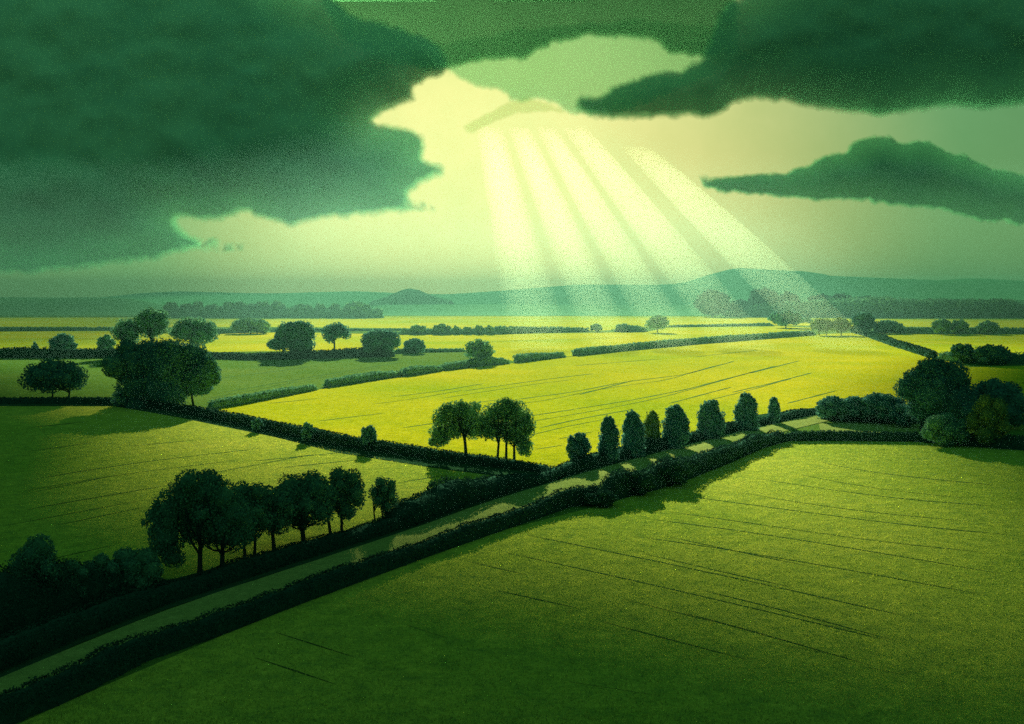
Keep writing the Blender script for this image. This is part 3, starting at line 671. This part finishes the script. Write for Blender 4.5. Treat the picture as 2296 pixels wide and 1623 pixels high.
# ------------------------------------------------------------------ clouds
def rough_outline(pts, amp, step=9, closed=True):
    step = min(step, 5)
    out = []
    n = len(pts)
    for i in range(n):
        a = np.array(pts[i], float); b = np.array(pts[(i + 1) % n], float)
        k = max(1, int(np.linalg.norm(b - a) / step))
        for j in range(k): out.append(a + (b - a) * j / k)
    out = np.array(out)
    for _ in range(2):
        out = (np.roll(out, 1, 0) + 2 * out + np.roll(out, -1, 0)) / 4
    s = np.arange(len(out)) * step
    out[:, 0] += amp * (wave1(s * .18, len(pts)) + .6 * wave1(s * .5, len(pts) + 1))
    out[:, 1] += amp * .7 * (wave1(s * .2, len(pts) + 2) + .6 * wave1(s * .55, len(pts) + 3))
    t = np.roll(out, -1, 0) - np.roll(out, 1, 0); t /= np.linalg.norm(t, axis=1, keepdims=True) + 1e-9
    puff = np.array([abs(mnoise.noise(Vector((p[0] * .035, p[1] * .035, .5)))) + .6 * abs(mnoise.noise(Vector((p[0] * .09, p[1] * .09, 4.5)))) for p in out])
    out += np.stack([t[:, 1], -t[:, 0]], 1) * ((puff - .3) * amp * 2.6)[:, None]
    return out

def pillow(outline, to3d, grid, thick, lump):
    """closed lumpy body over a flat outline; to3d(x, y, t) places a point t outward"""
    ol = [Vector((float(p[0]), float(p[1]))) for p in outline]
    mn = outline.min(0); mx = outline.max(0)
    gx, gy = np.meshgrid(np.arange(mn[0], mx[0], grid), np.arange(mn[1], mx[1], grid))
    gp = np.stack([gx.ravel(), gy.ravel()], 1) + rng.uniform(-.3, .3, (gx.size, 2)) * grid
    # inside test
    ins = np.zeros(len(gp), bool); n = len(outline)
    for i in range(n):
        a = outline[i]; b = outline[(i + 1) % n]
        c = ((a[1] > gp[:, 1]) != (b[1] > gp[:, 1])) & (gp[:, 0] < (b[0] - a[0]) * (gp[:, 1] - a[1]) / (b[1] - a[1] + 1e-12) + a[0])
        ins ^= c
    gp = gp[ins]
    dist = np.full(len(gp), 1e9)
    for i in range(n):
        a = outline[i]; b = outline[(i + 1) % n]; ab = b - a
        t = np.clip(((gp - a) @ ab) / (ab @ ab + 1e-12), 0, 1)
        dist = np.minimum(dist, np.linalg.norm(gp - (a + t[:, None] * ab), axis=1))
    gp = gp[dist > grid * .45]
    allp = ol + [Vector((float(p[0]), float(p[1]))) for p in gp]
    edges = [(i, (i + 1) % n) for i in range(n)]
    vs, _, fs, *_ = delaunay_2d_cdt(allp, edges, [], 1, 1e-4)
    P = np.array([(v.x, v.y) for v in vs])
    dd = np.full(len(P), 1e9)
    for i in range(n):
        a = outline[i]; b = outline[(i + 1) % n]; ab = b - a
        t = np.clip(((P - a) @ ab) / (ab @ ab + 1e-12), 0, 1)
        dd = np.minimum(dd, np.linalg.norm(P - (a + t[:, None] * ab), axis=1))
    edge = dd < 1e-3
    th = thick * np.sqrt(np.minimum(dd, thick * 2.5) / (thick * 2.5)) + lump * np.minimum(dd / grid / 2, 1) * np.array([mnoise.fractal(Vector((p[0] / grid * .16, p[1] / grid * .24, 3.1)), .6, 2.1, 4) for p in P])
    th = np.where(edge, 0, np.maximum(th, .05 * thick))
    front = [to3d(p[0], p[1], t) for p, t in zip(P, th)]
    back_i = {}; V = list(front)
    for i in range(len(P)):
        back_i[i] = len(V); V.append(to3d(P[i][0], P[i][1], -th[i] * .8))
    faces = [tuple(f) for f in fs] + [tuple(back_i[i] for i in reversed(f)) for f in fs]
    return V, faces, np.r_[dd, dd]

def set_rim(o, rim):
    a = o.data.attributes.new('rim', 'FLOAT', 'POINT'); a.data.foreach_set('value', np.asarray(rim, dtype=np.float32))
    return o

def far_cloud(label, outline, Y, mat, thick=40, lump=7, amp=4, grid=16):
    ol = rough_outline(outline, amp)
    def to3d(x, y, t):
        return ((x - CX) / F * Y, Y - t / F * Y * 1.2, CAMH + (HZ - y) / F * Y)
    V, fs, rim = pillow(ol, to3d, grid, thick, lump)
    o = set_rim(mesh_obj('cloud', V, fs, mat, smooth=True), rim)
    return tag(o, label, 'cloud')

CD = cloud_mat('dark_cloud', (0.34, 0.80, 0.66), (0.50, 0.95, 0.70))
CD2 = cloud_mat('darkest_cloud', (0.19, 0.50, 0.42), (0.32, 0.66, 0.48))
CM = cloud_mat('middle_cloud', (0.09, 0.17, 0.13), (0.13, 0.21, 0.15), (.55, .88, .72), .36, 22)
CL = cloud_mat('low_cloud', (0.26, 0.62, 0.5), (0.40, 0.8, 0.58), feather=15.0)
CT = cloud_mat('thin_shade_cloud', (0.36, 0.74, 0.55), (0.50, 0.84, 0.60), (1, 1, .95), .5, 90)  # for the unseen side clouds added to dim the far fields
CO = cloud_mat('overhead_shade_cloud', (0.26, 0.66, 0.54), (0.42, 0.82, 0.58), (1, 1, 1), 0, 1.0)  # for the unseen cloud added to shade the foreground
CP = cloud_mat('pale_cloud', (0.16, 0.24, 0.2), (0.22, 0.28, 0.2), (.76, .97, .88), .78, 14)
far_cloud('vast dark green cloud bank filling the upper left of the sky', [(-220, -120), (560, -120), (700, -30), (760, 0), (820, 40), (900, 60), (985, 90), (1010, 130), (1010, 172), (965, 178), (930, 200), (935, 232), (872, 250), (838, 272), (870, 276), (920, 280), (950, 300), (962, 330), (950, 352), (990, 370), (1000, 395), (945, 415), (922, 440), (960, 455), (1022, 465), (960, 475), (830, 485), (740, 490), (660, 512), (600, 497), (545, 480), (500, 498), (400, 497), (430, 520), (500, 541), (632, 550), (580, 560), (530, 567), (410, 566), (350, 585), (200, 603), (60, 618), (-220, 630)], 21000, CD, thick=70, lump=10)
far_cloud('dark green cloud bank filling the upper right of the sky', [(1268, 235), (1290, 214), (1350, 208), (1372, 186), (1450, 166), (1530, 150), (1572, 126), (1590, 60), (1620, 10), (1680, -30), (1800, -120), (2500, -120), (2500, 235), (2330, 240), (2200, 250), (2130, 245), (2090, 252), (2030, 256), (1960, 261), (1880, 256), (1780, 240), (1760, 230), (1650, 232), (1625, 250), (1610, 263), (1580, 266), (1450, 270), (1330, 273), (1288, 252)], 20000, CD2, thick=60, lump=9)
far_cloud('mid-green cloud strip along the top of the sky between the two dark banks', [(700, -26), (1000, -26), (1300, -26), (1660, -26), (1660, 120), (1572, 134), (1500, 122), (1470, 98), (1420, 88), (1330, 86), (1240, 102), (1180, 134), (1080, 142), (1000, 162), (860, 150), (760, 90)], 30000, CM, thick=26, lump=5)
far_cloud('pale green cloud patch under the top strip, over the sun gap', [(990, 150), (960, 100), (1180, 60), (1430, 40), (1640, 60), (1680, 130), (1600, 170), (1500, 215), (1400, 250), (1320, 262), (1270, 256), (1235, 232), (1190, 226), (1150, 234), (1122, 204), (1075, 202), (1030, 182)], 32000, CP, thick=24, lump=5)
far_cloud('dark heaped cloud with rounded tops low in the sky at the right', [(1466, 402), (1530, 395), (1640, 392), (1750, 385), (1800, 375), (1830, 354), (1866, 343), (1894, 338), (1912, 320), (1940, 304), (1972, 299), (2002, 306), (2026, 320), (2052, 312), (2082, 314), (2110, 330), (2140, 340), (2170, 346), (2205, 370), (2262, 386), (2400, 396), (2400, 520), (2240, 500), (2170, 490), (2110, 474), (1970, 455), (1840, 450), (1690, 441), (1580, 424)], 19900, CL, thick=36, lump=6)
far_cloud('thin pale streak of cloud inside the sun gap', [(1018, 292), (1080, 258), (1132, 230), (1185, 216), (1245, 234), (1282, 256), (1232, 252), (1160, 257), (1105, 278), (1058, 302)], 23500, cloud_mat('streak_cloud', (.22, .28, .18), (.3, .34, .22), (.93, .97, .88), .92, 9), thick=12, lump=2, amp=2, grid=10)

# unseen cloud added overhead, shaped to keep the foreground in shade; its opening lets the pool of sun onto the middle fields
pool = [(-300, 480), (-180, 400), (-94, 290), (-72, 235), (-60, 204), (-40, 178), (-10, 158), (14, 142), (34, 131), (48, 139), (60, 170), (112, 330), (190, 480)]
def shade_cloud(label, shade, HC, mat, grid, thick):
    """shade: outline of the ground it takes the sun from; the cloud hangs HC metres up, on the way to the sun"""
    off = HC / SUN.z
    out = []
    for i in range(len(shade)):
        a = np.array(shade[i], float); b = np.array(shade[(i + 1) % len(shade)], float)
        kk = max(1, int(np.linalg.norm(b - a) / (grid * .55)))
        for j in range(kk): out.append(a + (b - a) * j / kk)
    V, fs, rim = pillow(np.array(out), lambda x, y, t: (x + SUN.x * off, y + SUN.y * off, HC - t), grid, thick, thick * .2)
    tag(set_rim(mesh_obj('cloud', V, fs, mat, smooth=True), rim), label, 'cloud')
shade_cloud('unseen cloud added above the top edge of the picture to shade the foreground', [(-2200, 480), (-2200, -1800), (2200, -1800), (2200, 480)] + [(x, y) for x, y in reversed(pool)], 2000.0, CO, 110, 10)
shade_cloud('unseen thin cloud added above the top edge of the picture to shade the left fields', [(-2600, 500), (-2600, 1900), (-430, 1900), (-330, 1400), (-230, 900), (-150, 620), (-140, 500)], 6000.0, CT, 120, 12)  # added out of view, as is the next, to dim the field sides
shade_cloud('unseen thin cloud added above the top edge of the picture to shade the right fields', [(2600, 480), (2600, 1900), (640, 1900), (470, 1400), (290, 900), (190, 600), (170, 480)], 6000.0, CT, 120, 12)

# ------------------------------------------------------------------ sunbeams and haze
def sunbeam(label, s0, s1, D0=560.0, y_top=285.0, dens=.00034):
    """denser air standing in for a shaft of light, between two slanting lines that run down from the sun to the ground D0 metres away; s: slope of each line"""
    yg = HZ + F * CAMH / D0
    x0 = 1018 + s0 * (yg + 61); x1 = 1018 + s1 * (yg + 61)
    X0 = (x0 - CX) / F * D0; X1 = (x1 - CX) / F * D0
    xc = (X0 + X1) / 2; hw = (X1 - X0) / 2
    dirv = np.array([SUN.x, SUN.y, SUN.z]) / SUN.y
    e = (HZ - y_top) / F
    t_top = (e * D0 + CAMH) / (dirv[2] - e)
    n = 28; rows = 14; V = []; fs = []
    for r in range(rows):
        q = r / (rows - 1)
        t = t_top * (1 - (1 - q))
        dep = 50 * max(.02, math.sin(math.pi * (.14 + .86 * q))) ** .8
        if r == 0: t = 2
        for i in range(n):
            a = 2 * np.pi * i / n
            cxn = np.cos(a); sy = np.sign(np.sin(a)) * np.sin(a) ** 2
            V.append(np.array([xc + hw * cxn, D0 + dep * sy, .3]) + dirv * t)
    for r in range(rows - 1):
        for i in range(n):
            fs.append((r * n + i, r * n + (i + 1) % n, (r + 1) * n + (i + 1) % n, (r + 1) * n + i))
    fs.append(tuple(reversed(range(n)))); fs.append(tuple((rows - 1) * n + i for i in range(n)))
    o = mesh_obj('sunbeam', V, fs, volume_mat('beam_air', (.64, 1.0, .80), dens, .45), smooth=True)  # light shaft built as a volume of thicker air
    return tag(o, label, 'sunbeam', 'sunbeams falling from the cloud gap')
sunbeam('widest and steepest sunbeam, at the left of the fan', .14, .318)
sunbeam('second sunbeam from the left of the fan, just right of the steepest', .343, .493)
sunbeam('middle sunbeam of the fan', .52, .66)
sunbeam('second sunbeam from the right of the fan, ending at the round hill', .69, .865)
sunbeam('most slanting sunbeam at the right of the fan, passing over the round hill', .945, 1.14, y_top=330)

def box(name, a, b, mat):
    x0, y0, z0 = a; x1, y1, z1 = b
    V = [(x0, y0, z0), (x1, y0, z0), (x1, y1, z0), (x0, y1, z0), (x0, y0, z1), (x1, y0, z1), (x1, y1, z1), (x0, y1, z1)]
    f = [(3, 2, 1, 0), (4, 5, 6, 7), (0, 1, 5, 4), (1, 2, 6, 5), (2, 3, 7, 6), (3, 0, 4, 7)]
    return mesh_obj(name, V, f, mat)
tag(box('haze', (-4000, -350, -2.5), (4000, 8900, 160), volume_mat('haze_air', (.20, .58, .66), 1.3e-4, .0)), kind='stuff')

# ------------------------------------------------------------------ light
sun = bpy.data.lights.new('sun', 'SUN'); sun.energy = 5.0; sun.angle = math.radians(0.3); sun.color = (1.0, .82, .42)
so = bpy.data.objects.new('sun', sun); COL.objects.link(so)
so.rotation_euler = SUN.to_track_quat('Z', 'Y').to_euler()

w = bpy.data.worlds.new('World'); S.world = w; w.use_nodes = True
nt = w.node_tree; nt.nodes.clear(); N = nt.nodes; L = nt.links
sky = N.new('ShaderNodeTexSky'); sky.sky_type = 'NISHITA'; sky.sun_disc = False
sky.sun_elevation = math.asin(SUN.z); sky.sun_rotation = math.atan2(SUN.x, SUN.y)
sky.air_density = 1.2; sky.dust_density = 3.0; sky.ozone_density = 1.0
gam = N.new('ShaderNodeGamma'); gam.inputs['Gamma'].default_value = 0.42      # overcast veil: evens out the bright ring round the sun
L.new(sky.outputs['Color'], gam.inputs['Color'])
# thin high veil: greener away from the sun, cream around it
geo = N.new('ShaderNodeTexCoord')
vd = N.new('ShaderNodeVectorMath'); vd.operation = 'DOT_PRODUCT'; L.new(geo.outputs['Generated'], vd.inputs[0])
vd.inputs[1].default_value = Vector((0.02, 1.0, 0.10)).normalized()
near_sun = ramp_f(nt, vd.outputs['Value'], 0.93, 0.999)
N[-1].interpolation_type = 'SMOOTHSTEP'
veil = mixc(nt, near_sun, (0.115, 0.29, 0.135), (0.375, 0.425, 0.20))
wisp = noise(nt, geo.outputs['Generated'], 9.0, 7, 0.65)
veil = mixc(nt, ramp_f(nt, wisp, 0.35, 0.65), mixc(nt, 1.0, veil, (0.88, 0.93, 0.88), 'MULTIPLY'), veil)
tint = mixc(nt, 1.0, gam.outputs['Color'], veil, 'MULTIPLY')
bg = N.new('ShaderNodeBackground'); bg.inputs['Strength'].default_value = 0.05
L.new(tint, bg.inputs['Color'])
wo = N.new('ShaderNodeOutputWorld'); L.new(bg.outputs[0], wo.inputs['Surface'])

# ------------------------------------------------------------------ camera
cam = bpy.data.cameras.new('camera'); co = bpy.data.objects.new('camera', cam); COL.objects.link(co)
co.location = (0, 0, CAMH); co.rotation_euler = (math.radians(90), 0, 0)
cam.sensor_width = 36; cam.lens = 36 * F / 2296.0
cam.shift_y = -(811.5 - HZ) / 2296.0
cam.clip_start = 1; cam.clip_end = 90000
S.camera = co

S.view_settings.view_transform = 'Standard'; S.view_settings.look = 'None'; S.view_settings.gamma = 1.0
S.view_settings.exposure = 3.2; S.view_settings.use_curve_mapping = False
S.render.engine = 'CYCLES'
S.cycles.use_denoising = False; S.cycles.use_adaptive_sampling = False
S.cycles.max_bounces = 6; S.cycles.diffuse_bounces = 1; S.cycles.volume_bounces = 0; S.cycles.transparent_max_bounces = 16
S.cycles.sample_clamp_indirect = 4
